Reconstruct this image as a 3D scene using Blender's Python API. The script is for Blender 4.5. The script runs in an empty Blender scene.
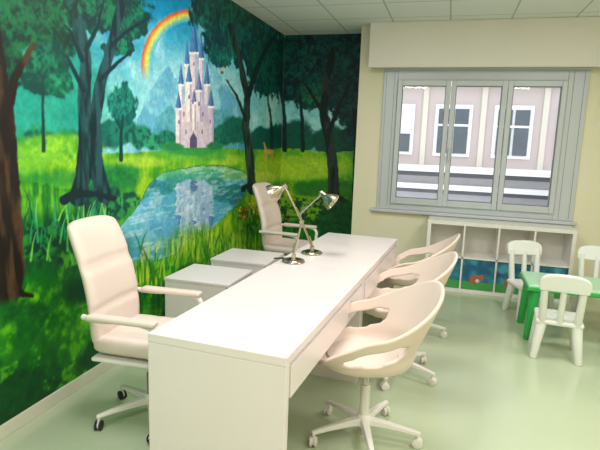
import bpy, math, random
import numpy as np
from mathutils import Vector, Matrix
random.seed(4); rng=np.random.default_rng(7)
scene=bpy.context.scene
scene.view_settings.view_transform='Standard'
scene.view_settings.look='None'
scene.view_settings.exposure=0.0

# ------------------------------------------------------------------ constants (metres)
CH=1.589                     # camera height
F=518.3; YAW=0.274; PIT=0.165; ROL=0.035
WX=-2.123; HC=2.873; YB=6.132; YM=6.523; XC=-1.075
XR=2.7; YF=-1.6

def s2l(c):
    c=np.asarray(c,float)
    return np.where(c<=0.04045,c/12.92,((c+0.055)/1.055)**2.4)
def hx(h):
    h=h.lstrip('#'); return np.array([int(h[i:i+2],16)/255 for i in (0,2,4)])
def lin(h): return tuple(s2l(hx(h)))+(1.0,)

# ------------------------------------------------------------------ materials
def mat(name,col,rough=.5,metal=0,bump=0,bscale=40,var=0,vscale=5,coat=0,spec=.5):
    m=bpy.data.materials.new(name); m.use_nodes=True; nt=m.node_tree; b=nt.nodes['Principled BSDF']
    b.inputs['Base Color'].default_value=lin(col); b.inputs['Roughness'].default_value=rough
    b.inputs['Metallic'].default_value=metal; b.inputs['Specular IOR Level'].default_value=spec
    if coat: b.inputs['Coat Weight'].default_value=coat; b.inputs['Coat Roughness'].default_value=.15
    tc=nt.nodes.new('ShaderNodeTexCoord')
    if var:
        n=nt.nodes.new('ShaderNodeTexNoise'); n.inputs['Scale'].default_value=vscale; n.inputs['Detail'].default_value=4
        nt.links.new(tc.outputs['Object'],n.inputs['Vector'])
        mx=nt.nodes.new('ShaderNodeMix'); mx.data_type='RGBA'
        c=np.array(lin(col)[:3])
        mx.inputs[6].default_value=tuple(c*(1-var))+(1,); mx.inputs[7].default_value=tuple(np.minimum(c*(1+var),1))+(1,)
        nt.links.new(n.outputs['Fac'],mx.inputs[0]); nt.links.new(mx.outputs[2],b.inputs['Base Color'])
    if bump:
        n=nt.nodes.new('ShaderNodeTexNoise'); n.inputs['Scale'].default_value=bscale; n.inputs['Detail'].default_value=3
        nt.links.new(tc.outputs['Object'],n.inputs['Vector'])
        bp=nt.nodes.new('ShaderNodeBump'); bp.inputs['Strength'].default_value=bump; bp.inputs['Distance'].default_value=.01
        nt.links.new(n.outputs['Fac'],bp.inputs['Height']); nt.links.new(bp.outputs['Normal'],b.inputs['Normal'])
    return m
M_wall=mat('pale_cream_paint','#ece5c8',.6,bump=.05,bscale=90,var=.02)
M_white=mat('white_laminate','#e9dddb',.32,var=.015,bump=.02)
M_whitedk=mat('white_laminate_shelf','#f0ece4',.4,var=.02)
M_base=mat('baseboard_paint','#d9d6c4',.4,var=.02)
M_pelmet=mat('pelmet_fabric','#f0e8df',.8,bump=.15,bscale=200,var=.02)
M_frame=mat('window_aluminium','#c8ccd1',.4,metal=.1,var=.02)
M_framed=mat('window_gasket','#7c838a',.5,var=.02)
M_leather=mat('beige_leather','#e3d1c6',.5,bump=.12,bscale=120,var=.03,vscale=8)
M_seat2=mat('pink_beige_fabric','#dfccbf',.8,bump=.1,bscale=260,var=.04)
M_plast=mat('white_plastic','#ece6e0',.35,var=.01)
M_kid=mat('kids_white_plastic','#eff0ea',.35,var=.01)
M_green=mat('kids_green_plastic','#2fae54',.35,var=.03)
M_nickel=mat('brushed_nickel','#b9ad98',.22,metal=1,bump=.03,bscale=300)
M_black=mat('black_plastic','#1d1d1f',.4,var=.05)
M_grey=mat('grey_plastic','#8e8d8b',.4,var=.03)
M_socket=mat('socket_plastic','#efeee8',.3,var=.01)

# ------------------------------------------------------------------ helpers
def link(o,parent=None):
    scene.collection.objects.link(o)
    if parent is not None: o.parent=parent
    return o
def empty(name,loc=(0,0,0),rz=0):
    e=bpy.data.objects.new(name,None); e.empty_display_size=.1; scene.collection.objects.link(e)
    e.location=loc; e.rotation_euler=(0,0,rz); return e
def mesh(name,verts,faces,m,parent=None,smooth=False,bevel=0,seg=2,sub=0):
    me=bpy.data.meshes.new(name); me.from_pydata([tuple(v) for v in verts],[],faces); me.update()
    me.materials.append(m)
    if smooth: me.polygons.foreach_set('use_smooth',[True]*len(me.polygons))
    o=bpy.data.objects.new(name,me); link(o,parent)
    if bevel:
        b=o.modifiers.new('bevel','BEVEL'); b.width=bevel; b.segments=seg; b.limit_method='ANGLE'
    if sub:
        s=o.modifiers.new('sub','SUBSURF'); s.levels=sub; s.render_levels=sub
    return o
def box(name,x0,x1,y0,y1,z0,z1,m,parent=None,bevel=0,seg=2,smooth=False,sub=0):
    v=[(x,y,z) for x in (x0,x1) for y in (y0,y1) for z in (z0,z1)]
    f=[(0,1,3,2),(4,6,7,5),(0,4,5,1),(2,3,7,6),(0,2,6,4),(1,5,7,3)]
    return mesh(name,v,f,m,parent,bevel=bevel,seg=seg,smooth=smooth,sub=sub)
def lathe(name,prof,m,parent=None,loc=(0,0,0),axis=(0,0,1),n=28):
    ax=Vector(axis).normalized(); q=Vector((0,0,1)).rotation_difference(ax); L=Vector(loc)
    v=[];f=[]
    for r,z in prof:
        for i in range(n):
            a=2*math.pi*i/n; v.append(L+q@Vector((r*math.cos(a),r*math.sin(a),z)))
    for j in range(len(prof)-1):
        for i in range(n):
            k=(i+1)%n; f.append((j*n+i,j*n+k,(j+1)*n+k,(j+1)*n+i))
    f.append(tuple(range(n-1,-1,-1))); f.append(tuple((len(prof)-1)*n+i for i in range(n)))
    o=mesh(name,v,f,m,parent,smooth=True)
    e=o.modifiers.new('es','EDGE_SPLIT'); e.split_angle=math.radians(40)
    return o
def cyl(name,p0,p1,r,m,parent=None,r1=None,n=20):
    p0=Vector(p0);p1=Vector(p1); return lathe(name,[(r,0),(r1 if r1 is not None else r,(p1-p0).length)],m,parent,p0,p1-p0,n)
def tube(name,pts,r,m,parent=None,flat=1.0,closed=False):
    cu=bpy.data.curves.new(name,'CURVE'); cu.dimensions='3D'; cu.bevel_depth=r; cu.bevel_resolution=5; cu.use_fill_caps=True
    s=cu.splines.new('BEZIER'); s.bezier_points.add(len(pts)-1)
    for b,p in zip(s.bezier_points,pts):
        b.co=p; b.handle_left_type=b.handle_right_type='AUTO'
    s.use_cyclic_u=closed; s.resolution_u=10
    cu.materials.append(m); o=bpy.data.objects.new(name,cu); return link(o,parent)

# ------------------------------------------------------------------ room shell
def floor_mat():
    m=mat('green_linoleum','#bcc7a8',.25,var=.05,vscale=1.6,spec=.5); nt=m.node_tree; b=nt.nodes['Principled BSDF']
    n=nt.nodes.new('ShaderNodeTexNoise'); n.inputs['Scale'].default_value=3; n.inputs['Detail'].default_value=5
    r=nt.nodes.new('ShaderNodeMapRange'); r.inputs[3].default_value=.10; r.inputs[4].default_value=.24
    nt.links.new(n.outputs['Fac'],r.inputs[0]); nt.links.new(r.outputs[0],b.inputs['Roughness'])
    return m
M_floor=floor_mat()
def ceil_mat():
    m=mat('ceiling_tile','#e4e6e2',.85,bump=.1,bscale=150); nt=m.node_tree; b=nt.nodes['Principled BSDF']
    tc=nt.nodes.new('ShaderNodeTexCoord'); br=nt.nodes.new('ShaderNodeTexBrick')
    br.offset=0; br.inputs['Scale'].default_value=1; br.inputs['Mortar Size'].default_value=.008
    br.inputs['Brick Width'].default_value=.6; br.inputs['Row Height'].default_value=.6
    br.inputs['Color1'].default_value=lin('#e8ecea'); br.inputs['Color2'].default_value=lin('#edf0ee'); br.inputs['Mortar'].default_value=lin('#b8bbb7')
    mp=nt.nodes.new('ShaderNodeMapping'); mp.inputs['Location'].default_value=(.1,.25,0)
    nt.links.new(tc.outputs['Object'],mp.inputs['Vector']); nt.links.new(mp.outputs[0],br.inputs['Vector']); nt.links.new(br.outputs['Color'],b.inputs['Base Color'])
    return m
M_ceil=ceil_mat()
T=.12
box('floor',WX-T,XR+T,YF-T,YM+T,-.1,0,M_floor)
box('ceiling',WX-T,XR+T,YF-T,YM+T,HC,HC+.1,M_ceil)
box('wall_left',WX-T,WX,YF-T,YM+T,0,HC,M_wall)
box('wall_right',XR,XR+T,YF-T,YM,0,HC,M_wall)
box('wall_front',WX,XR,YF-T,YF,0,HC,M_wall)
box('wall_alcove',WX,XC,YM,YM+T,0,HC,M_wall)
# window wall with opening
wa,wb,wc,wd=-.787,1.327,.811,2.40
TW=.39+T
vb=[];fb=[]
def addbox(V,Fc,x0,x1,y0,y1,z0,z1):
    k=len(V); V+= [(x,y,z) for x in (x0,x1) for y in (y0,y1) for z in (z0,z1)]
    Fc+= [tuple(k+i for i in q) for q in [(0,1,3,2),(4,6,7,5),(0,4,5,1),(2,3,7,6),(0,2,6,4),(1,5,7,3)]]
addbox(vb,fb,XC,wa,YB,YB+TW,0,HC); addbox(vb,fb,wb,XR+T,YB,YB+TW,0,HC)
addbox(vb,fb,wa,wb,YB,YB+TW,0,wc); addbox(vb,fb,wa,wb,YB,YB+TW,wd,HC)
mesh('wall_back',vb,fb,M_wall)
box('baseboard_left',WX,WX+.016,YF,YM,0,.075,M_base,bevel=.004)
box('baseboard_back',XC,XR,YB-.014,YB,0,.06,M_wall,bevel=.004)

# ------------------------------------------------------------------ window
W=empty('window_1')
fy0=YB-.02; fy1=YB+.06
def fr(n,x0,x1,z0,z1,y0=fy0,y1=fy1,m=M_frame): return box(n,x0,x1,y0,y1,z0,z1,m,W,bevel=.004)
fr('frame_left',wa+.001,wa+.16,wc+.001,wd-.001); fr('frame_right',wb-.20,wb-.001,wc+.001,wd-.001)
fr('frame_bottom',wa+.161,wb-.201,wc+.001,wc+.07); fr('frame_top',wa+.161,wb-.201,wd-.12,wd-.001)
ix0=wa+.161; ix1=wb-.201; n3=(ix1-ix0)/3
for sx0,sx1 in ((wa+.03,wa+.034),(wa+.12,wa+.124),(wb-.05,wb-.046),(wb-.15,wb-.146)): box('guide_line',sx0,sx1,fy0-.002,fy0,wc+.02,wd-.02,M_framed,W)
for i in range(3):
    a=ix0+i*n3; b=a+n3; z0=wc+.072; z1=wd-.122
    y0=fy0-.03; y1=fy0+.045
    fr(f'sash{i}_l',a+.004,a+.055,z0,z1,y0,y1); fr(f'sash{i}_r',b-.055,b-.004,z0,z1,y0,y1)
    fr(f'sash{i}_b',a+.0555,b-.0555,z0,z0+.07,y0,y1); fr(f'sash{i}_t',a+.0555,b-.0555,z1-.06,z1,y0,y1)
    for nm,q in (('gl',(a+.055,a+.061,z0+.07,z1-.06)),('gr',(b-.061,b-.055,z0+.07,z1-.06)),('gb',(a+.061,b-.061,z0+.07,z0+.076)),('gt',(a+.061,b-.061,z1-.066,z1-.06))):
        box(f'gasket{i}_{nm}',q[0],q[1],y0+.012,y1,q[2],q[3],M_framed,W)
    g=bpy.data.materials.get('window_glass')
    if not g:
        g=bpy.data.materials.new('window_glass'); g.use_nodes=True; nt=g.node_tree; nt.nodes.clear()
        o=nt.nodes.new('ShaderNodeOutputMaterial'); t=nt.nodes.new('ShaderNodeBsdfTransparent'); gl=nt.nodes.new('ShaderNodeBsdfGlossy'); gl.inputs['Roughness'].default_value=.02
        fz=nt.nodes.new('ShaderNodeFresnel'); fz.inputs[0].default_value=1.3; mx=nt.nodes.new('ShaderNodeMixShader')
        nt.links.new(fz.outputs[0],mx.inputs[0]);nt.links.new(t.outputs[0],mx.inputs[1]);nt.links.new(gl.outputs[0],mx.inputs[2]);nt.links.new(mx.outputs[0],o.inputs[0])
    box(f'glass{i}',a+.05,b-.05,fy0+.005,fy0+.011,z0+.065,z1-.055,g,W)
    if i==1: 
        box('handle_plate',a+.018,a+.043,y0-.012,y0,1.45,1.56,M_frame,W,bevel=.004); box('handle_lever',a+.020,a+.041,y0-.045,y0-.03,1.40,1.53,M_frame,W,bevel=.006); cyl('handle_stem',(a+.030,y0-.032,1.515),(a+.030,y0-.01,1.515),.009,M_frame,W)
box('sill',wa-.06,wb+.03,YB-.07,YB-.001,wc-.035,wc+.0,M_frame,W,bevel=.006)
# pelmet / roller shutter box
P=empty('window_pelmet')
PX0=XC+.13
box('pelmet_front',PX0,2.3,YB-.20,YB-.18,2.41,HC-.002,M_pelmet,P,bevel=.004)
box('pelmet_end',PX0,PX0+.02,YB-.18,YB-.002,2.41,HC-.002,M_pelmet,P)
box('pelmet_hem',PX0-.002,2.3,YB-.204,YB-.178,2.395,2.415,M_pelmet,P,bevel=.006)
cyl('blind_roll',(wa,YB-.10,2.50),(2.2,YB-.10,2.50),.04,M_pelmet,P)
box('blind_rail',wa+.02,wb,YB-.11,YB-.09,2.385,2.41,M_frame,P,bevel=.004)
# sockets
S=empty('wall_socket'); box('plate',-.66,-.54,YB-.012,YB-.0005,.33,.41,M_socket,S,bevel=.004)
for i in range(2): lathe('recess%d'%i,[(.017,0),(.017,.003)],M_grey,S,(-.63+i*.06,YB-.012,.37),(0,-1,0))
S=empty('wall_socket'); box('plate',WX+.0025,WX+.013,2.88,2.96,.27,.39,M_socket,S,bevel=.004); box('plug',WX+.013,WX+.05,2.90,2.94,.30,.34,M_black,S,bevel=.008)

# ------------------------------------------------------------------ outside building
def facade():
    m=mat('facade_render','#c6b7b3',.9,var=.08,vscale=.6); mw=mat('facade_trim','#efedec',.8,var=.03); mg=mat('facade_glass','#59626b',.15,var=.2); mr=mat('facade_lower','#a5a1a4',.8,var=.1); mb=mat('facade_cornice','#d8cfc0',.8,var=.05); md=mat('facade_shade_and_canopy','#5d5e63',.8,var=.1)
    E=empty('neighbour_building'); y=13.0
    box('body',-14,18,y,y+6,-8,9,m,E)
    for k,zc in enumerate((-2.45,.95,4.35)):
        box(f'ledge{k}',-14,18,y-.45,y,zc-.02,zc+.12,mw,E); box(f'shade_strip{k}',-14,18,y-.13,y,zc-.14,zc-.02,md,E); box(f'ledge_low{k}',-14,18,y-.28,y,zc-.44,zc-.32,mw,E); box(f'shade_strip_low{k}',-14,18,y-.135,y,zc-.54,zc-.44,md,E); box(f'band{k}',-14,18,y-.12,y,zc-.95,zc-.14,mr,E); box(f'cornice{k}',-14,18,y-.2,y,zc+1.95,zc+2.4,mb,E); box(f'cornice_top{k}',-14,18,y-.3,y,zc+2.4,zc+2.5,mw,E)  # dark strips under each ledge: the ledge's shade put into colour
        for i in range(-7,9):
            xc=.02+i*1.32
            box(f'win{k}_{i}_surround',xc-.42,xc+.42,y-.06,y,zc+.35,zc+1.55,mw,E)
            box(f'win{k}_{i}_glassL',xc-.34,xc-.03,y-.09,y-.05,zc+.42,zc+1.45,mg,E); box(f'win{k}_{i}_glassR',xc+.03,xc+.34,y-.09,y-.05,zc+.42,zc+1.45,mg,E)
            box(f'win{k}_{i}_transom',xc-.35,xc+.35,y-.10,y-.08,zc+1.05,zc+1.10,mw,E)
            if (i+k)%3==0: box(f'win{k}_{i}_shutter',xc-.35,xc+.35,y-.12,y-.10,zc+.85,zc+1.48,mw,E)
            box(f'pier{k}_{i}',xc+.60,xc+.72,y-.05,y,zc+.12,zc+1.95,mb,E)
    box('canopy',1.2,5.4,y-1.6,y-.46,-.15,.05,md,E); box('canopy_edge',1.2,5.4,y-1.65,y-1.6,-.2,.1,mw,E)
facade()

# ------------------------------------------------------------------ mural
def fbm(a,b,scale,octv=4,seed=0,stretch=1.0):
    r=np.random.default_rng(seed); out=np.zeros_like(a); amp=1;tot=0;s=scale
    for o in range(octv):
        N=256; g=r.random((N,N)); x=a*s; y=b*s/stretch
        xi=np.floor(x).astype(int); yi=np.floor(y).astype(int); fx=x-xi; fy=y-yi
        fx=fx*fx*(3-2*fx); fy=fy*fy*(3-2*fy); x0=xi%N;x1=(xi+1)%N;y0=yi%N;y1=(yi+1)%N
        out+=amp*((g[x0,y0]*(1-fx)+g[x1,y0]*fx)*(1-fy)+(g[x0,y1]*(1-fx)+g[x1,y1]*fx)*fy)
        tot+=amp; amp*=.55; s*=2.1
    return out/tot
def sm(e0,e1,x):
    t=np.clip((x-e0)/(e1-e0),0,1); return t*t*(3-2*t)
def sketch(x,y,z):
    """wall point -> mural design-sheet coordinates (600 x 450 sheet)"""
    f=np.array([-math.sin(YAW)*math.cos(PIT),math.cos(YAW)*math.cos(PIT),-math.sin(PIT)])
    r=np.array([math.cos(YAW),math.sin(YAW),0.]); u=np.cross(r,f)
    r2=r*math.cos(ROL)+u*math.sin(ROL); u2=-r*math.sin(ROL)+u*math.cos(ROL)
    d=[x,y,z-CH]; k=d[0]*f[0]+d[1]*f[1]+d[2]*f[2]
    return 300+F*(d[0]*r2[0]+d[1]*r2[1]+d[2]*r2[2])/k, 225-F*(d[0]*u2[0]+d[1]*u2[1]+d[2]*u2[2])/k

def paint(X,Y,U,Z,mirror=False):
    C=np.zeros((X.size,3)); n=lambda sc,sd=0,o=4,st=1.0: fbm(U,Z,sc,o,sd,st)
    nA=n(1.5,1); nB=n(6,2); nC=n(25,3,3); nD=n(60,4,2); nV=n(45,5,3,6.0); nV2=n(22,6,3,5.0)
    JX=X+(nB-.5)*10+(nC-.5)*5; JY=Y+(n(6,9)-.5)*10+(n(25,10,3)-.5)*5
    def put(m,c): 
        nonlocal C
        c=np.asarray(c); c=c if c.ndim==2 else np.broadcast_to(c,C.shape); C=C*(1-m[:,None])+c*m[:,None]
    def mixc(a,b,t): return hx(a)[None]*(1-t[:,None])+hx(b)[None]*t[:,None]
    def pip(pts,x,y):
        ins=np.zeros(x.shape,bool); k=len(pts)
        for i in range(k):
            x1,y1=pts[i];x2,y2=pts[(i+1)%k]
            if y1==y2: continue
            ins^=((y1>y)!=(y2>y))&(x<(x2-x1)*(y-y1)/(y2-y1)+x1)
        return ins.astype(float)
    def poly(pts,c,j=0,al=1.): 
        xx=X+(JX-X)*j; yy=Y+(JY-Y)*j
        put(pip(pts,xx,yy)*al,c if not isinstance(c,str) else hx(c))
    def ell(cx,cy,rx,ry,c,amp=.5,soft=.15,nn=None,al=1.):
        d=np.hypot((X-cx)/rx,(Y-cy)/ry)+( (nB-.5)*amp if nn is None else (nn-.5)*amp)
        m=(1-sm(1-soft,1+soft,d))*al; put(m,c if not isinstance(c,str) else hx(c))
    def stroke(pts,c,w0,w1,j=0.,al=1.):
        xx=X+(JX-X)*j; yy=Y+(JY-Y)*j; m=np.zeros(X.size); k=len(pts)-1
        for i in range(k):
            ax,ay=pts[i];bx,by=pts[i+1]; dx,dy=bx-ax,by-ay; t=np.clip(((xx-ax)*dx+(yy-ay)*dy)/(dx*dx+dy*dy+1e-9),0,1)
            d=np.hypot(xx-ax-t*dx,yy-ay-t*dy); w=w0+(w1-w0)*(i+t)/k; m=np.maximum(m,1-sm(w-.6,w+.6,d))
        put(m*al,c if not isinstance(c,str) else hx(c))
    # sky
    t=sm(-10,125,Y); C=mixc('#1f88b8','#94dade',t)
    put(sm(.46,.62,nA*.5+n(4,20)*.5)*.7*sm(10,40,Y)*(1-sm(120,140,Y)),hx('#c4ebea'))
    ell(40,110,70,80,mixc('#17807a','#4cc0a2',nB),.6,.4)
    ell(232,80,34,45,'#6cc8d8',.5,.4,al=.6); ell(192,95,44,40,'#d4eaec',.6,.6,al=.55)
    # mountains (hazy)
    poly([(125,160),(137,118),(150,92),(160,76),(168,66),(180,86),(194,74),(206,56),(214,64),(228,88),(242,108),(255,150)],mixc('#569fc4','#92cedc',sm(.35,.7,nB)),.6,.75)
    poly([(146,150),(156,118),(170,104),(184,120),(200,108),(222,110),(240,125),(248,150)],mixc('#3c8aa4','#68b4b2',nC),.7,.75)
    # rainbow
    d=np.hypot((X-192)/51,(Y-66)/57); band=(1.0-d)/.22
    cols=['#e2603e','#f2903a','#f8d65a','#cfe06a','#7cc8a0','#68aed8']
    mk=((band>0)&(band<1)).astype(float)*(1-sm(60,84,Y))*(1-sm(214,230,X))*.88
    idx=np.clip(band*6-.5,0,4.999); i0=idx.astype(int); fr_=(idx-i0)[:,None]; CC=np.array([hx(c) for c in cols])
    put(mk,CC[i0]*(1-fr_)+CC[i0+1]*fr_)
    # distant trees
    for cx,cy,r,c in [(108,135,16,'#186c60'),(122,132,14,'#23806a'),(140,138,12,'#2c9070'),(152,142,9,'#3ca478'),(166,140,10,'#278a6a'),(222,135,12,'#1f7862'),(236,130,14,'#186a58'),(212,143,9,'#339466'),(70,150,22,'#1f8050'),(40,150,26,'#2b904a'),(262,140,14,'#156052'),(280,140,16,'#135648'),(300,140,18,'#155e4a'),(330,142,20,'#104e3a'),(352,140,16,'#0d4034')]:
        ell(cx,cy,r,r*.95,mixc(c,'#115048',sm(.4,.7,nC)),.7,.15)
    # meadow
    g=mixc('#3c9632','#98c83a',sm(.3,.75,nB*.8+nV*.2))
    poly([(-60,165),(0,160),(60,158),(110,154),(150,152),(180,148),(215,147),(250,150),(290,148),(330,152),(365,150),(365,300),(-60,300)],g,.35)
    ell(60,148,44,15,mixc('#3f9c38','#acdc48',nC),.5,.3); ell(20,160,30,14,'#84c844',.6,.5,al=.7); ell(140,162,26,6,'#c0de52',.4,.4,al=.7); ell(222,160,20,6,'#b8da4a',.4,.4,al=.8)
    ell(100,178,40,13,mixc('#146a3e','#3c9a40',nC),.7,.35); ell(40,184,44,12,mixc('#146a36','#46a43c',nB),.7,.5,al=.85)
    ell(194,153,34,9,mixc('#339640','#8ed048',nB),.4,.25)
    # castle
    def rect(x0,x1,y0,y1,c): poly([(x0,y0),(x1,y0),(x1,y1),(x0,y1)],c)
    def tower(cx,w,yb,yt,roof,c='#e8d8dc',rc='#5b86bc'):
        rect(cx-w,cx+w,yt,yb,c); rect(cx+w*.25,cx+w,yt,yb,'#b9b0cc'); rect(cx-w*1.25,cx+w*1.25,yt,yt+2.2,'#faf0ee')
        poly([(cx-w*1.25,yt),(cx,yt-roof),(cx+w*1.25,yt)],rc); poly([(cx,yt-roof),(cx+w*1.25,yt),(cx+w*.2,yt)],'#4168a2')
    ell(192,148,30,8,'#3f9a4a',.5,.2)
    tower(194,3.8,120,52,36); tower(187,2.2,120,64,25,'#f2e2e0'); tower(201.5,2.3,122,58,25,'#eeddde'); tower(181,2.4,140,84,22,'#f4e4e0'); tower(207,2.6,140,84,23,'#e8d8de')
    rect(181,208,104,147,'#e6d4d8'); rect(197,208,104,147,'#c4b6cc'); tower(189,2.7,142,82,20,'#f8eae6'); tower(199,2.7,142,90,19,'#ecdce0','#7f86bc')
    rect(177,212,122,148,'#d6c6d2'); tower(178.5,2.6,148,108,18,'#efe0e0'); tower(211,2.6,148,106,18,'#d8c8d6'); tower(194,2.0,130,102,14,'#faeeea','#8d84b4')
    for x,y in [(184,112),(193,100),(203,112),(194,62),(179,120),(210,120),(189,95),(199,102),(186,130),(202,130)]: rect(x-.7,x+.7,y,y+4,'#746c90')
    poly([(190,148),(190,138),(193.5,132),(197,138),(197,148)],'#5c5474')
    ell(175,147,10,4,'#2f8250',.6,.2); ell(215,146,9,4,'#2a7c4c',.6,.2); 
    # balloon
    ell(222,63,4.5,6,'#e07a6a',0,.1); rect(220.5,223.5,71,74,'#8a5a3c'); ell(222,63,1.6,6,'#f0c8a0',0,.1)
    if mirror: return C
    # lake: still water with the painted reflection of castle, trees and sky
    lk=[(104,250),(114,234),(130,216),(143,200),(150,185),(160,174),(180,169),(205,166),(226,167),(243,172),(251,180),(248,191),(238,202),(227,214),(213,228),(195,242),(172,255),(146,263),(116,263)]
    rp=fbm(U*1.2,Z*9,5,3,31)
    poly([(x+(x-185)*.02,y+(y-210)*.025) for x,y in lk],'#3a7a40',.4,.8)
    Lm=pip(lk,X+(JX-X)*.3,Y+(JY-Y)*.3)>0
    if Lm.any():
        xs=X[Lm]+(rp[Lm]-.5)*5; ys=164-(Y[Lm]-166)*1.15+(rp[Lm]-.5)*4
        R=paint(xs,ys,U[Lm]*.9,Z[Lm],True)
        bl=hx('#55aed4')[None]*(1-.25*sm(200,262,Y[Lm]))[:,None]
        R=R*.55+bl*.45; s=(sm(.56,.66,rp[Lm])*.4)[:,None]; R=R*(1-s)+hx('#e2f2f4')[None]*s
        C[Lm]=R
    # right bank & path
    poly([(204,241),(222,225),(236,209),(246,198),(256,187),(290,182),(320,186),(365,184),(365,420),(180,420),(150,268),(178,257)],mixc('#44922a','#a8cc38',sm(.35,.7,nV2*.3+nB*.7)),.4)
    ell(300,168,50,12,'#b8d646',.5,.3,al=.8); ell(262,178,16,6,'#d6dc60',.4,.4,al=.7)
    ell(330,190,40,10,'#27702a',.6,.3,al=.8)
    # deer on the meadow
    stroke([(266,160),(266,150),(264,143)],'#d9b060',1.6,.8); ell(269,152,5,2.6,'#d9b060',0,.15); stroke([(272,153),(273,161)],'#c99a50',.8,.6); 
    # dark foreground
    fg=mixc('#0a4628','#318a28',sm(.36,.68,nV*.3+nB*.7))
    poly([(-90,205),(0,184),(40,182),(75,190),(106,204),(112,218),(106,232),(98,250),(116,268),(150,272),(194,261),(219,244),(240,232),(262,222),(290,214),(365,205),(365,520),(-120,520)],fg,.8)
    ell(30,200,50,16,mixc('#23802e','#84c438',sm(.4,.65,nV*.5+nB*.5)),.7,.5,al=.8)
    ell(218,248,52,20,mixc('#348424','#b2d444',sm(.35,.65,nV*.6+nB*.4)),.5,.4)
    ell(140,276,34,14,mixc('#409026','#bcdc4a',sm(.4,.65,nV)),.6,.4)
    ell(60,250,56,22,mixc('#083828','#1c6030',nC),.6,.5)
    ell(45,305,55,30,mixc('#1a7a22','#74c434',sm(.4,.65,nC*.4+nB*.6)),.9,.6,al=.88)
    ell(115,318,40,16,mixc('#268a28','#8ad03c',sm(.4,.65,nB)),.9,.6,al=.85)
    ell(130,345,50,26,mixc('#105224','#4cac2e',sm(.4,.65,nB)),.9,.6,al=.8)
    ell(30,350,40,16,mixc('#0b4822','#389a2a',nB),.9,.6,al=.8)
    ell(20,395,70,32,mixc('#07301c','#186426',nC*.5+nB*.5),.9,.5)
    ell(95,292,28,14,'#083624',.9,.6,al=.8)
    put(sm(.58,.68,nC*.4+nB*.6)*sm(240,262,Y)*.6,hx('#74c634')); put(sm(.60,.72,nD*.3+nA*.7)*sm(240,262,Y)*.5,hx('#052818'))
    # shrubs
    for cx,cy,r,c1,c2 in [(106,208,20,'#0b483a','#308450'),(130,200,12,'#125442','#469c4e'),(92,196,22,'#0a3a38','#1c6846'),(28,240,30,'#0a3e2a','#2a8434'),(5,225,24,'#08382a','#1b6834'),(104,236,11,'#0d4630','#2b8440'),(252,214,14,'#306e26','#7eb438'),(256,224,12,'#1b542a','#5aa034'),(66,226,16,'#0b4430','#2f8a46')]:
        ell(cx,cy,r,r*.6,mixc(c1,c2,sm(.42,.62,nC)),.9,.15)
    for i in range(90):                                   # grass blades
        bx=random.uniform(-20,106); by=random.uniform(212,266); hgt=random.uniform(14,36); dx=random.uniform(-9,9)
        stroke([(bx,by),(bx+dx*.4,by-hgt*.6),(bx+dx,by-hgt)],random.choice(['#1f8a54','#5cc05a','#0c4a3c','#3ca07a','#2e9a60','#8ad060']),1.0,.3)
    for i in range(70):
        bx=random.uniform(110,285); by=random.uniform(250,282); hgt=random.uniform(8,20); dx=random.uniform(-7,7)
        stroke([(bx,by),(bx+dx*.4,by-hgt*.6),(bx+dx,by-hgt)],random.choice(['#1f7a34','#a8d848','#2c7a2c','#6cc040']),.9,.3)
    for i in range(46):                                   # flowers
        x=random.uniform(234,266); y=208+ (250-x)*.25+random.uniform(-9,9); ell(x,y,random.uniform(.7,1.3),random.uniform(.7,1.2),random.choice(['#e0703a','#f0a040','#d84a3a','#f4d060']),0,.3)
    # ---- trees
    def canopy(cx,cy,rx,ry,c1,c2,amp=1.1,hi=.55):
        ell(cx,cy,rx,ry,mixc(c1,c2,sm(.40,hi+.10,nC*.5+nD*.2+nB*.3)),amp,.08,nn=nB*.6+nC*.4)
        ell(cx-rx*.2,cy-ry*.25,rx*.6,ry*.5,mixc(c1,c2,sm(.30,hi,nC*.5+nD*.5)),amp,.3,nn=nC,al=.6)
    # small mid tree
    canopy(122,103,15,20,'#0f5a5a','#2c907a'); stroke([(121,160),(121,135),(123,115)],'#123c40',2.0,1.0); stroke([(121,130),(114,115)],'#123c40',1.0,.5)
    # twin-trunk tree
    canopy(85,8,66,24,'#0a3a3e','#1c7a52'); canopy(128,22,22,18,'#0b4242','#207e5c'); canopy(60,40,22,16,'#0b483e','#28864e'); canopy(118,48,16,9,'#0b4242','#207e5c')
    trk=mixc('#0b272e','#27545a',sm(.35,.65,nV2))
    stroke([(78,198),(84,175),(86,140),(84,100),(86,60),(80,25),(64,-10)],trk,8.5,4.5,.2)
    stroke([(104,195),(96,165),(95,120),(100,85),(112,45),(120,10),(124,-20)],trk,8,3.5,.2)
    for b in ([(84,90),(68,60),(56,42)],[(100,80),(118,62),(134,50)],[(86,50),(98,25),(104,0)],[(112,45),(128,30),(150,18)],[(82,60),(70,30),(50,10)]): stroke(b,'#0f2e36',2.6,.8,.2)
    stroke([(66,200),(80,192),(96,193),(114,200)],'#0b272e',5,2,.6)
    # near left tree
    canopy(20,20,56,38,'#0a362e','#196842'); canopy(-20,60,50,34,'#09302c','#17603c'); canopy(44,66,22,26,'#0c4840','#227e5a'); 
    canopy(60,84,13,13,'#0f5848','#2b9066')
    stroke([(44,150),(43,110),(42,80)],'#123f3c',2.0,1.0,.2)
    tr=mixc('#1c1411','#4c3826',sm(.35,.65,nV2))
    stroke([(2,296),(8,270),(8,230),(4,180),(0,120),(-10,60),(-16,0)],tr,17,14,.35); stroke([(4,130),(14,80),(34,44)],tr,6,2.5,.3); stroke([(-4,280),(18,292),(34,296)],tr,7,2,.6)
    ell(14,312,34,12,mixc('#0b4022','#288026',nC),.9,.4)
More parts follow.
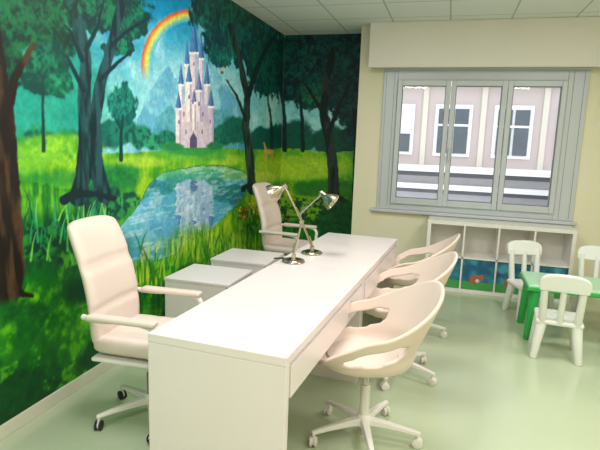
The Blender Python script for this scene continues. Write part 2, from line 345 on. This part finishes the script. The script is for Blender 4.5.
    # right foreground tree
    canopy(242,30,40,34,'#0a3844','#1c6e64'); canopy(214,14,26,18,'#0a3a44','#1f7668'); canopy(232,8,40,18,'#093440','#196654'); canopy(272,66,26,30,'#0a3a3e','#1b6a54'); canopy(222,58,12,10,'#0c4850','#207c6a')
    stroke([(252,190),(250,160),(246,130),(247,95),(240,60),(230,25)],mixc('#0f2226','#35463f',sm(.4,.6,nV2)),4.4,2.4,.2)
    stroke([(247,100),(256,70),(268,45),(280,30)],'#13272c',3,1.2,.2); stroke([(246,120),(236,95),(226,80)],'#13272c',1.6,.6,.2); stroke([(243,190),(252,184),(264,190)],'#0f2226',3,1.5,.4)
    stroke([(285,150),(284,110),(280,80)],'#0c2a2e',2.2,1.2,.2); stroke([(272,148),(271,120),(268,95)],'#0c2a2e',1.4,.8,.2)
    # alcove trees
    canopy(330,60,52,44,'#082a34','#12544c',1.0,.6); canopy(296,66,22,40,'#082a34','#145a50',1.0); canopy(352,100,20,34,'#07272e','#104640',1.0); canopy(312,96,14,14,'#0c423e','#297c4e')
    stroke([(334,206),(333,170),(330,140),(324,115),(326,80),(334,50)],mixc('#0c1e22','#2b3631',sm(.4,.6,nV2)),6.0,3,.2)
    stroke([(328,120),(314,98),(304,84)],'#0c1e22',2.4,.8,.2); stroke([(330,130),(342,100),(352,80)],'#0c1e22',2.6,1,.2)
    stroke([(318,204),(334,196),(352,206)],'#0c1e22',5,2.5,.5)
    stroke([(303,150),(302,120),(300,96)],'#0a2426',2,1.2,.2); stroke([(355,200),(356,150),(354,110)],'#092022',3,2,.2)
    ell(300,208,40,12,mixc('#185026','#7aac34',sm(.4,.6,nC)),.8,.2); ell(344,222,26,22,mixc('#0b3822','#24682c',nC),.8,.2)
    # painterly grain
    C=C*(1+(nD-.5)*.18+(nC-.5)*.18)[:,None]
    return np.clip(C,0,1)

def mural_mat():
    m=bpy.data.materials.new('mural_paint'); m.use_nodes=True; nt=m.node_tree; b=nt.nodes['Principled BSDF']
    a=nt.nodes.new('ShaderNodeVertexColor'); a.layer_name='paint'
    h=nt.nodes.new('ShaderNodeHueSaturation'); h.inputs['Saturation'].default_value=1.05; h.inputs['Value'].default_value=1.0
    nt.links.new(a.outputs['Color'],h.inputs['Color']); nt.links.new(h.outputs['Color'],b.inputs['Base Color'])
    b.inputs['Roughness'].default_value=.55; b.inputs['Specular IOR Level'].default_value=.3
    return m
M_mural=mural_mat()
def mural_sheet(name,P0,du,dz,nu,nz,uoff,axis,parent,off):
    us=np.linspace(0,du,nu); zs=np.linspace(.0,dz,nz); UU,ZZ=np.meshgrid(us,zs,indexing='ij'); UU=UU.ravel(); ZZ=ZZ.ravel()
    if axis=='y': x=np.full(UU.size,P0[0]+off); y=P0[1]+UU
    else: x=P0[0]+UU; y=np.full(UU.size,P0[1]-off)
    z=ZZ+.002
    SX,SY=sketch(x,np.maximum(y,1.15),z)
    C=paint(SX,SY,UU+uoff,ZZ)
    idx=np.arange(nu*nz).reshape(nu,nz)
    q=np.stack([idx[:-1,:-1],idx[1:,:-1],idx[1:,1:],idx[:-1,1:]],-1).reshape(-1,4)
    me=bpy.data.meshes.new(name); nvt=nu*nz
    me.vertices.add(nvt); me.vertices.foreach_set('co',np.stack([x,y,z],1).ravel().astype(np.float32))
    me.loops.add(q.size); me.loops.foreach_set('vertex_index',q.ravel().astype(np.int32))
    me.polygons.add(len(q)); me.polygons.foreach_set('loop_start',np.arange(0,q.size,4,dtype=np.int32)); me.polygons.foreach_set('loop_total',np.full(len(q),4,np.int32))
    me.update(calc_edges=True); me.validate()
    ca=me.color_attributes.new('paint','FLOAT_COLOR','POINT')
    L=np.ones((nvt,4),np.float32); L[:,:3]=s2l(C); ca.data.foreach_set('color',L.ravel())
    me.materials.append(M_mural); o=bpy.data.objects.new(name,me); link(o,parent)
MU=empty('mural_painting')
mural_sheet('mural_left',(WX,0.3),YM-.3-.003,HC-.004,900,400,10.3,'y',MU,.002)
mural_sheet('mural_alcove',(WX+.003,YM),XC-WX-.005,HC-.004,160,360,10.0+YM,'x',MU,.002)

# ------------------------------------------------------------------ desk (two units end to end)
def desk(loc,rz):
    D=empty('office_desk',loc,rz); w,l,h=.65,1.397,.73
    box('top',0,w,0,l,h-.04,h,M_white,D,bevel=.003)
    box('end_panel_near',0,w,0,.04,0,h-.0405,M_white,D,bevel=.003)
    box('end_panel_far',0,w,l-.04,l,0,h-.0405,M_white,D,bevel=.003)
    box('modesty_panel',.03,.05,.04,l-.04,.22,h-.0405,M_white,D)
    box('apron',w-.03,w-.012,.0405,l-.0405,h-.20,h-.045,M_white,D)
    box('drawer_front',w-.011,w+.004,.05,l-.32,h-.195,h-.055,M_white,D,bevel=.003)
    box('drawer_front_small',w-.011,w+.004,l-.312,l-.05,h-.195,h-.055,M_white,D,bevel=.003)
    box('drawer_box',.08,w-.031,.05,l-.05,h-.18,h-.055,M_white,D)
    return D
TH=-.059
def dpt(i,j,z=0): return (-1.206+i*math.cos(TH)-j*math.sin(TH),1.895+i*math.sin(TH)+j*math.cos(TH),z)
desk(dpt(0,0),TH); desk(dpt(0,1.403),TH)

# ------------------------------------------------------------------ swivel base
def caster(par,n,x,y,rz,m,mw,r=.027):
    C=Matrix.Translation((x,y,0))@Matrix.Rotation(rz,4,'Z')
    d=C.to_3x3()@Vector((0,1,0))
    for k in (-1,1):
        c=C@Vector((.0,.012*k+0,r)); lathe(f'caster{n}_wheel{k}',[(r*.75,-.008),(r,-.005),(r,.005),(r*.75,.008)],mw,par,c,d,18)
    cyl(f'caster{n}_stem',C@Vector((0,0,r)),C@Vector((0,0,.075)),.008,m,par)
    lathe(f'caster{n}_hood',[(.006,-.0035),(.022,-.0035),(.022,.0035),(.006,.0035)],m,par,C@Vector((0,0,r*1.15)),d,14)
def star(par,m,mw,R=.29,a0=0.3,hub=.095,top=.40,colm=None):
    for i in range(5):
        a=a0+i*2*math.pi/5; c,s=math.cos(a),math.sin(a)
        v=[];prof=[(.02,.026,.085,.125),(.10,.022,.085,.118),(R*.75,.017,.078,.102),(R+.012,.013,.068,.088)]
        for r,hw,z0,z1 in prof:
            for sx,z in ((-hw,z0),(hw,z0),(hw*.8,z1),(-hw*.8,z1)): v.append((c*r-s*sx,s*r+c*sx,z))
        f=[(3,2,1,0)]+[(4*j+k,4*j+(k+1)%4,4*j+4+(k+1)%4,4*j+4+k) for j in range(3) for k in range(4)]+[(12,13,14,15)]
        mesh(f'base_leg{i}',v,f,m,par,bevel=.006,seg=3,smooth=False)
        caster(par,i,c*R,s*R,a+1.1+i,m,mw)
    lathe('hub',[(.035,.075),(.042,.085),(.04,.125),(.03,.14)],m,par)
    lathe('column',[(.026,.13),(.026,top-.12),(.015,top-.119),(.015,top)],colm or m,par)

# ------------------------------------------------------------------ upholstered swivel chairs with ribbon arms (forward = +x local)
def bucket_chair(loc,rz,a0=.5,K=1.0,lift=.03):
    E=empty('swivel_chair',loc,rz)
    star(E,M_plast,M_plast,top=.40+lift,a0=a0)
    nphi=96; nt=32; v=[(0.02,0,.425+lift)]; f=[]
    def rim(phi):
        c=math.cos(phi)
        if c<0: k=(-c)**1.5; h=.650+(.865-.650)*k
        else: k=c**1.3; h=.650-(.650-.450)*min(1,k*1.02)
        return h
    for j in range(1,nt+1):
        t=j/nt
        for i in range(nphi):
            phi=2*math.pi*i/nphi; c,s=math.cos(phi),math.sin(phi)
            R=(.275 if c>0 else .31)*K
            e=2.35; rr=(abs(c/ R)**e+abs(s/(.315*K))**e)**(-1/e)
            hr=rim(phi)-.425
            rad=rr*(.80*math.sin(min(1,t/.62)*math.pi/2)**1.0 if t<.62 else .80+.20*((t-.62)/.38)**.9)
            if t<.45: zz=.425+ .02*(t/.45)**2
            else:
                k=(t-.45)/.55; zz=.445+(hr-.02)*(k**1.25)
            if c>0.55: zz-= .012*((c-.55)/.45)*max(0,t-.85)/.15*2
            v.append((.02+rad*c - (0.06*max(0,(zz-.55))/.3 if c<0 else 0),rad*s,zz+lift))
    for i in range(nphi): f.append((0,1+i,1+(i+1)%nphi))
    for j in range(nt-1):
        t=(j+1.5)/nt
        for i in range(nphi):
            phi=2*math.pi*(i+.5)/nphi; dd=abs(math.degrees(math.atan2(math.sin(phi),math.cos(phi))))
            # opening between the seat and the arm ribbon on each side
            if abs((dd-92)/29)**2.6+abs((t-.755)/.085)**2.6<1: continue
            k=(i+1)%nphi; f.append((1+j*nphi+i,1+(j+1)*nphi+i,1+(j+1)*nphi+k,1+j*nphi+k))
    o=mesh('seat_shell',v,f,M_seat2,E,smooth=True)
    s=o.modifiers.new('smooth','SMOOTH'); s.factor=.5; s.iterations=5
    s=o.modifiers.new('sol','SOLIDIFY'); s.thickness=.020; s.offset=-1
    s=o.modifiers.new('sub','SUBSURF'); s.levels=1; s.render_levels=1
    lathe('seat_pad',[(.02,.0),(.17,.0),(.19,.008),(.185,.018),(.15,.024),(.01,.026)],M_seat2,E,(.03,0,.437+lift),n=32)
    box('seat_mount',-.10,.12,-.075,.075,.385+lift,.405+lift,M_plast,E,bevel=.008)
    for y in (-.07,.07): tube('mount_arm',[(-.12,y,.42+lift),(-.05,y,.395+lift),(.08,y,.395+lift),(.15,y,.42+lift)],.011,M_plast,E)
    tube('height_lever',[(0,.05,.39+lift),(.02,.16,.385+lift),(.02,.22,.375+lift)],.006,M_plast,E)
    return E
bucket_chair((-.335,2.60,0),math.pi+.28,a0=.35)
bucket_chair((-.26,3.48,0),math.pi+.12,a0=.1)
bucket_chair((-.22,4.30,0),math.pi-.05,a0=.6,K=.97)

# ------------------------------------------------------------------ high-back office chairs (forward = +x local)
def office_chair(loc,rz):
    E=empty('office_armchair',loc,rz)
    star(E,M_plast,M_black,R=.29,a0=.2,top=.38,colm=M_grey)
    box('mechanism',-.12,.12,-.09,.09,.365,.40,M_grey,E,bevel=.01)
    box('seat_pan',-.22,.24,-.235,.235,.397,.422,M_plast,E,bevel=.012,seg=3)
    def pad(name,fn,nu,nv):
        v=[];f=[]
        for side in (0,1):
            for i in range(nu+1):
                for j in range(nv+1): v.append(fn(i/nu*2-1,j/nv*2-1,side))
        K=(nu+1)*(nv+1); g=lambda s,i,j:s*K+i*(nv+1)+j
        for i in range(nu):
            for j in range(nv):
                f.append((g(0,i,j),g(0,i+1,j),g(0,i+1,j+1),g(0,i,j+1))); f.append((g(1,i,j),g(1,i,j+1),g(1,i+1,j+1),g(1,i+1,j)))
        for i in range(nu):
            f.append((g(0,i,0),g(1,i,0),g(1,i+1,0),g(0,i+1,0))); f.append((g(0,i,nv),g(0,i+1,nv),g(1,i+1,nv),g(1,i,nv)))
        for j in range(nv):
            f.append((g(0,0,j),g(0,0,j+1),g(1,0,j+1),g(1,0,j))); f.append((g(0,nu,j),g(1,nu,j),g(1,nu,j+1),g(0,nu,j+1)))
        return mesh(name,v,f,M_leather,E,smooth=True,sub=1)
    def sq(a,b,p=.30):
        return a*(1-p*.35*b**4*abs(a)**3), b*(1-p*.35*a**4*abs(b)**3)
    def fseat(a,b,s):
        a2,b2=sq(a,b); edge=max(abs(a),abs(b)); th=.052*(1-.55*edge**8)
        x=.25*a2; y=.24*b2; z=.472+(-.02*max(0,a)**3)+.012*abs(b)**2
        z+= th*.9 if s else -th
        if s and min(abs(a-.25),abs(a+.35))<.05: z-=.004
        return (x+.01,y,z)
    pad('seat_cushion',fseat,20,16)
    def fback(a,b,s):
        a2,b2=sq(a,b,.22); edge=max(abs(a),abs(b)); th=.042*(1-.6*edge**8)
        h=(a2+1)/2; z=.46+.66*h; y=.228*b2*(1-.05*h**2)
        x=-.215-.15*h+.04*math.sin(h*math.pi*1.0)-.02 + .03*b2**2
        x+= th if s else -th*.8
        if s:
            for hh in (.30,.62,.66):
                if abs(h-hh)<.025: x-=.009
        return (x,y,z)
    pad('back_cushion',fback,34,14)
    for sgn in (-1,1):
        y=.27*sgn
        tube('arm_frame',[(.12,y*.84,.412),(.16,y*.98,.45),(.18,y,.55),(.175,y,.615),(.13,y,.642),(-.18,y,.645),(-.235,y*.97,.65)],.015,M_plast,E)
        box('arm_pad',-.20,.18,y-.03,y+.03,.642,.672,M_leather,E,bevel=.013,seg=3)
    return E
office_chair((-1.52,2.42,0),.05)
office_chair((-1.52,5.08,0),-.10)

# ------------------------------------------------------------------ drawer pedestals
def pedestal(loc,rz=0,w=.50,d=.46,h=.56):
    E=empty('drawer_pedestal',loc,rz)
    box('body',-w/2,w/2-.02,-d/2,d/2,.06,h-.022,M_white,E,bevel=.002); box('top',-w/2-.004,w/2+.004,-d/2-.004,d/2+.004,h-.0215,h,M_white,E,bevel=.003)
    for i in range(3):
        z0=.065+i*.157; box(f'drawer{i}',w/2-.019,w/2,-d/2+.003,d/2-.003,z0,z0+.150,M_white,E,bevel=.002)
    for i,(x,y) in enumerate([(-w/2+.05,-d/2+.05),(w/2-.06,-d/2+.05),(-w/2+.05,d/2-.05),(w/2-.06,d/2-.05)]): caster(E,i,x,y,.4*i,M_grey,M_black,.022)
pedestal((-1.67,3.48,0)); pedestal((-1.63,4.16,0))

# ------------------------------------------------------------------ desk lamps
def lamp(loc,rz,elbow,wrist,hd):
    E=empty('desk_lamp',loc,rz)
    lathe('base',[(.080,0),(.083,.006),(.076,.016),(.05,.024),(.018,.028),(.014,.045)],M_nickel,E,n=36)
    A=Vector((0,0,.045)); B=Vector(elbow); C=Vector(wrist)
    for s in (-.011,.011):
        o=Vector((0,s,0)); cyl('lower_arm',A+o,B+o,.0055,M_nickel,E); cyl('upper_arm',B+o,C+o,.0055,M_nickel,E)
    for p in (A,B,C): lathe('joint',[(.014,-.02),(.014,.02)],M_nickel,E,p,(0,1,0),16)
    tube('spring_low',[A+Vector((.012,0,0))+(B-A)*.08,A+Vector((.014,0,0))+(B-A)*.35],.006,M_nickel,E)
    tube('spring_up',[B+(C-B)*.06+Vector((0,0,.014)),B+(C-B)*.35+Vector((0,0,.014))],.006,M_nickel,E)
    h=Vector(hd).normalized(); k=.85
    lathe('shade',[(r*k,z*k) for r,z in [(.018,-.045),(.024,-.04),(.026,0),(.034,.02),(.066,.06),(.079,.105),(.077,.104),(.060,.06),(.02,.015),(.015,.01)]],M_nickel,E,C+h*.02,h,32)
    lathe('bulb',[(r*k,z*k) for r,z in [(.008,.01),(.02,.04),(.026,.06),(.02,.08),(.006,.087)]],M_socket,E,C+h*.02,h,16)
lamp((-1.00,3.42,.731),math.pi+.1,(-.05,0,.29),(.08,0,.53),(.70,0,-.45))
lamp((-.95,3.74,.731),0,(-.11,0,.29),(.06,0,.46),(.75,-.1,-.5))
pen=empty('pen',(-1.10,3.47,.737),.5); cyl('barrel',(-.06,0,0),(.05,0,0),.0055,M_black,pen); cyl('tip',(.05,0,0),(.065,0,0),.0055,M_grey,pen,r1=.001)

# ------------------------------------------------------------------ cube shelf (4 x 2) with picture inserts
def shelf():
    x0,x1=-.17,1.30; y0,y1=YB-.405,YB-.016; h=.77; E=empty('cube_shelf'); t=.038
    box('top',x0,x1,y0,y1,h-t,h,M_whitedk,E,bevel=.002); box('bottom',x0,x1,y0,y1,0,t,M_whitedk,E,bevel=.002)
    box('side_l',x0,x0+t,y0,y1,t,h-t,M_whitedk,E,bevel=.002); box('side_r',x1-t,x1,y0,y1,t,h-t,M_whitedk,E,bevel=.002)
    iw=(x1-x0-2*t); s=.018
    box('mid',x0+t,x1-t,y0+.001,y1,h/2-s/2,h/2+s/2,M_whitedk,E)
    box('back_panel',x0+t,x1-t,y1-.012,y1-.002,t,h-t,M_whitedk,E)
    m=bpy.data.materials.new('insert_picture'); m.use_nodes=True; nt=m.node_tree; b=nt.nodes['Principled BSDF']; b.inputs['Roughness'].default_value=.5
    tc=nt.nodes.new('ShaderNodeTexCoord'); n=nt.nodes.new('ShaderNodeTexNoise'); n.inputs['Scale'].default_value=9; n.inputs['Detail'].default_value=3
    cr=nt.nodes.new('ShaderNodeValToRGB'); e=cr.color_ramp.elements; e[0].position=.38; e[0].color=lin('#1a5c80'); e[1].position=.62; e[1].color=lin('#48a2ba')
    k=cr.color_ramp.elements.new(.5); k.color=lin('#2a7a90'); nt.links.new(tc.outputs['Object'],n.inputs['Vector']); nt.links.new(n.outputs['Fac'],cr.inputs[0]); nt.links.new(cr.outputs[0],b.inputs['Base Color'])
    mr=mat('picture_red','#b8604c',.5,var=.1); mg=mat('picture_grass','#48a04e',.5,var=.2,vscale=20); mw=mat('picture_cream','#dfd8be',.5,var=.1)
    for i in range(4):
        a=x0+t+i*iw/4; bb=a+iw/4
        if i<3: box(f'divider{i}',bb-s/2,bb+s/2,y0+.001,y1,t,h-t,M_whitedk,E)
        a+=.012; bb-=.012; z0=t+.005; z1=h/2-s/2-.005
        box(f'insert{i}',a,bb,y0+.02,y0+.03,z0,z1,m,E)
        box(f'insert{i}_grass',a,bb,y0+.0185,y0+.02,z0,z0+.085,mg,E)
        cx=(a+bb)/2
        lathe(f'insert{i}_fox_body',[(.002,0),(.05,0),(.05,.002)],mr,E,(cx-.03,y0+.0183,z0+.11),(0,-1,0),24)
        lathe(f'insert{i}_fox_head',[(.002,0),(.03,0),(.03,.002)],mr,E,(cx+.035,y0+.0180,z0+.14),(0,-1,0),24)
        lathe(f'insert{i}_fox_chest',[(.002,0),(.02,0),(.02,.002)],mw,E,(cx-.0,y0+.0165,z0+.10),(0,-1,0),20)
shelf()

# ------------------------------------------------------------------ kids furniture
def tapleg(name,p0,p1,r0,r1,m,par): return lathe(name,[(r0*.8,0),(r0,.01),(r1,(Vector(p1)-Vector(p0)).length)],m,par,p0,Vector(p1)-Vector(p0),20)
def kids_chair(loc,rz):
    E=empty('kids_chair',loc,rz)   # forward +x, back at -x
    box('seat',-.155,.165,-.165,.165,.275,.315,M_kid,E,bevel=.018,seg=4,smooth=False)
    for i,(x,y) in enumerate([(.12,.12),(.12,-.12),(-.11,.12),(-.11,-.12)]):
        tapleg(f'leg_{i}',(x*1.36,y*1.3,0),(x,y,.285),.026,.040,M_kid,E)
    v=[];f=[]
    for sgn in (-1,1):
        tapleg('back_post',(-.135,sgn*.120,.30),(-.185,sgn*.130,.60),.028,.026,M_kid,E)
    tapleg('back_slat',(-.138,0,.30),(-.185,0,.60),.024,.022,M_kid,E)
    n=14; outline=[]
    for i in range(n+1):
        a=math.pi*i/n; outline.append((.172*math.copysign(abs(math.cos(a))**.7,math.cos(a)),.60+.085*math.sin(a)**.7))
    outline=[(.164,.55)]+outline+[(-.164,.55)]
    K=len(outline)
    for x in (-.212,-.160):
        for y,z in outline: v.append((x-.02*(z-.55)/.1,y,z))
    f=[tuple(range(K)),tuple(range(2*K-1,K-1,-1))]+[(i,(i+1)%K+0,K+(i+1)%K,K+i)[::-1] for i in range(K)]
    mesh('back_rail',v,f,M_kid,E,bevel=.010,seg=3)
def kids_table(loc,w=.77,d=.50,h=.48):
    E=empty('kids_table',loc); 
    box('top',0,w,0,d,h-.035,h,mat('kids_table_top','#a9d8b0',.3,var=.02),E,bevel=.014,seg=3); box('rim',-.006,w+.006,-.006,d+.006,h-.055,h-.014,M_green,E,bevel=.012,seg=3)
    for i,(x,y) in enumerate([(.07,.07),(w-.07,.07),(.07,d-.07),(w-.07,d-.07)]): tapleg(f'leg_{i}',(x+(.035 if x>w/2 else -.035),y+(.03 if y>d/2 else -.03),0),(x,y,h-.05),.030,.042,M_green,E)
kids_table((.70,4.46,0))
kids_chair((.90,4.235,0),math.radians(84))
kids_chair((.83,5.19,0),math.radians(-72))
kids_chair((1.40,5.20,0),math.radians(-95))

# ------------------------------------------------------------------ light panels added to the tile grid, out of view, to brighten the room
def emis(name,col,st):
    m=bpy.data.materials.new(name); m.use_nodes=True; nt=m.node_tree; nt.nodes.clear(); o=nt.nodes.new('ShaderNodeOutputMaterial'); e=nt.nodes.new('ShaderNodeEmission'); e.inputs[0].default_value=col; e.inputs[1].default_value=st; nt.links.new(e.outputs[0],o.inputs[0]); return m
M_panel=emis('added_panel_glow',(1,.98,.95,1),2.0)
for x in (-.9,1.3):
    for y in (-.2,1.7,3.5):
        E=empty('added_light_panel',(x,y,HC)); box('frame',-.31,.31,-.31,.31,-.012,-.001,M_plast,E,bevel=.002); box('diffuser',-.29,.29,-.29,.29,-.014,-.0121,M_panel,E)
        L=bpy.data.lights.new('added_fill_light','AREA'); L.shape='SQUARE'; L.size=.56; L.energy=26; L.color=(1,.975,.96)
        o=bpy.data.objects.new('added_fill_light',L); link(o,E); o.location=(0,0,-.03)

# ------------------------------------------------------------------ world
w=bpy.data.worlds.new('overcast_sky'); scene.world=w; w.use_nodes=True; nt=w.node_tree; bg=nt.nodes['Background']
bg.inputs[0].default_value=(.84,.92,1,1); bg.inputs[1].default_value=1.9

# ------------------------------------------------------------------ camera
cam=bpy.data.cameras.new('camera'); co=bpy.data.objects.new('camera',cam); scene.collection.objects.link(co); scene.camera=co
cam.sensor_width=36; cam.lens=36*F/600; cam.clip_start=.05
f=Vector((-math.sin(YAW)*math.cos(PIT),math.cos(YAW)*math.cos(PIT),-math.sin(PIT))); r=Vector((math.cos(YAW),math.sin(YAW),0)); u=r.cross(f)
r2=r*math.cos(ROL)+u*math.sin(ROL); u2=-r*math.sin(ROL)+u*math.cos(ROL)
co.matrix_world=Matrix(((r2.x,u2.x,-f.x,0),(r2.y,u2.y,-f.y,0),(r2.z,u2.z,-f.z,CH),(0,0,0,1)))
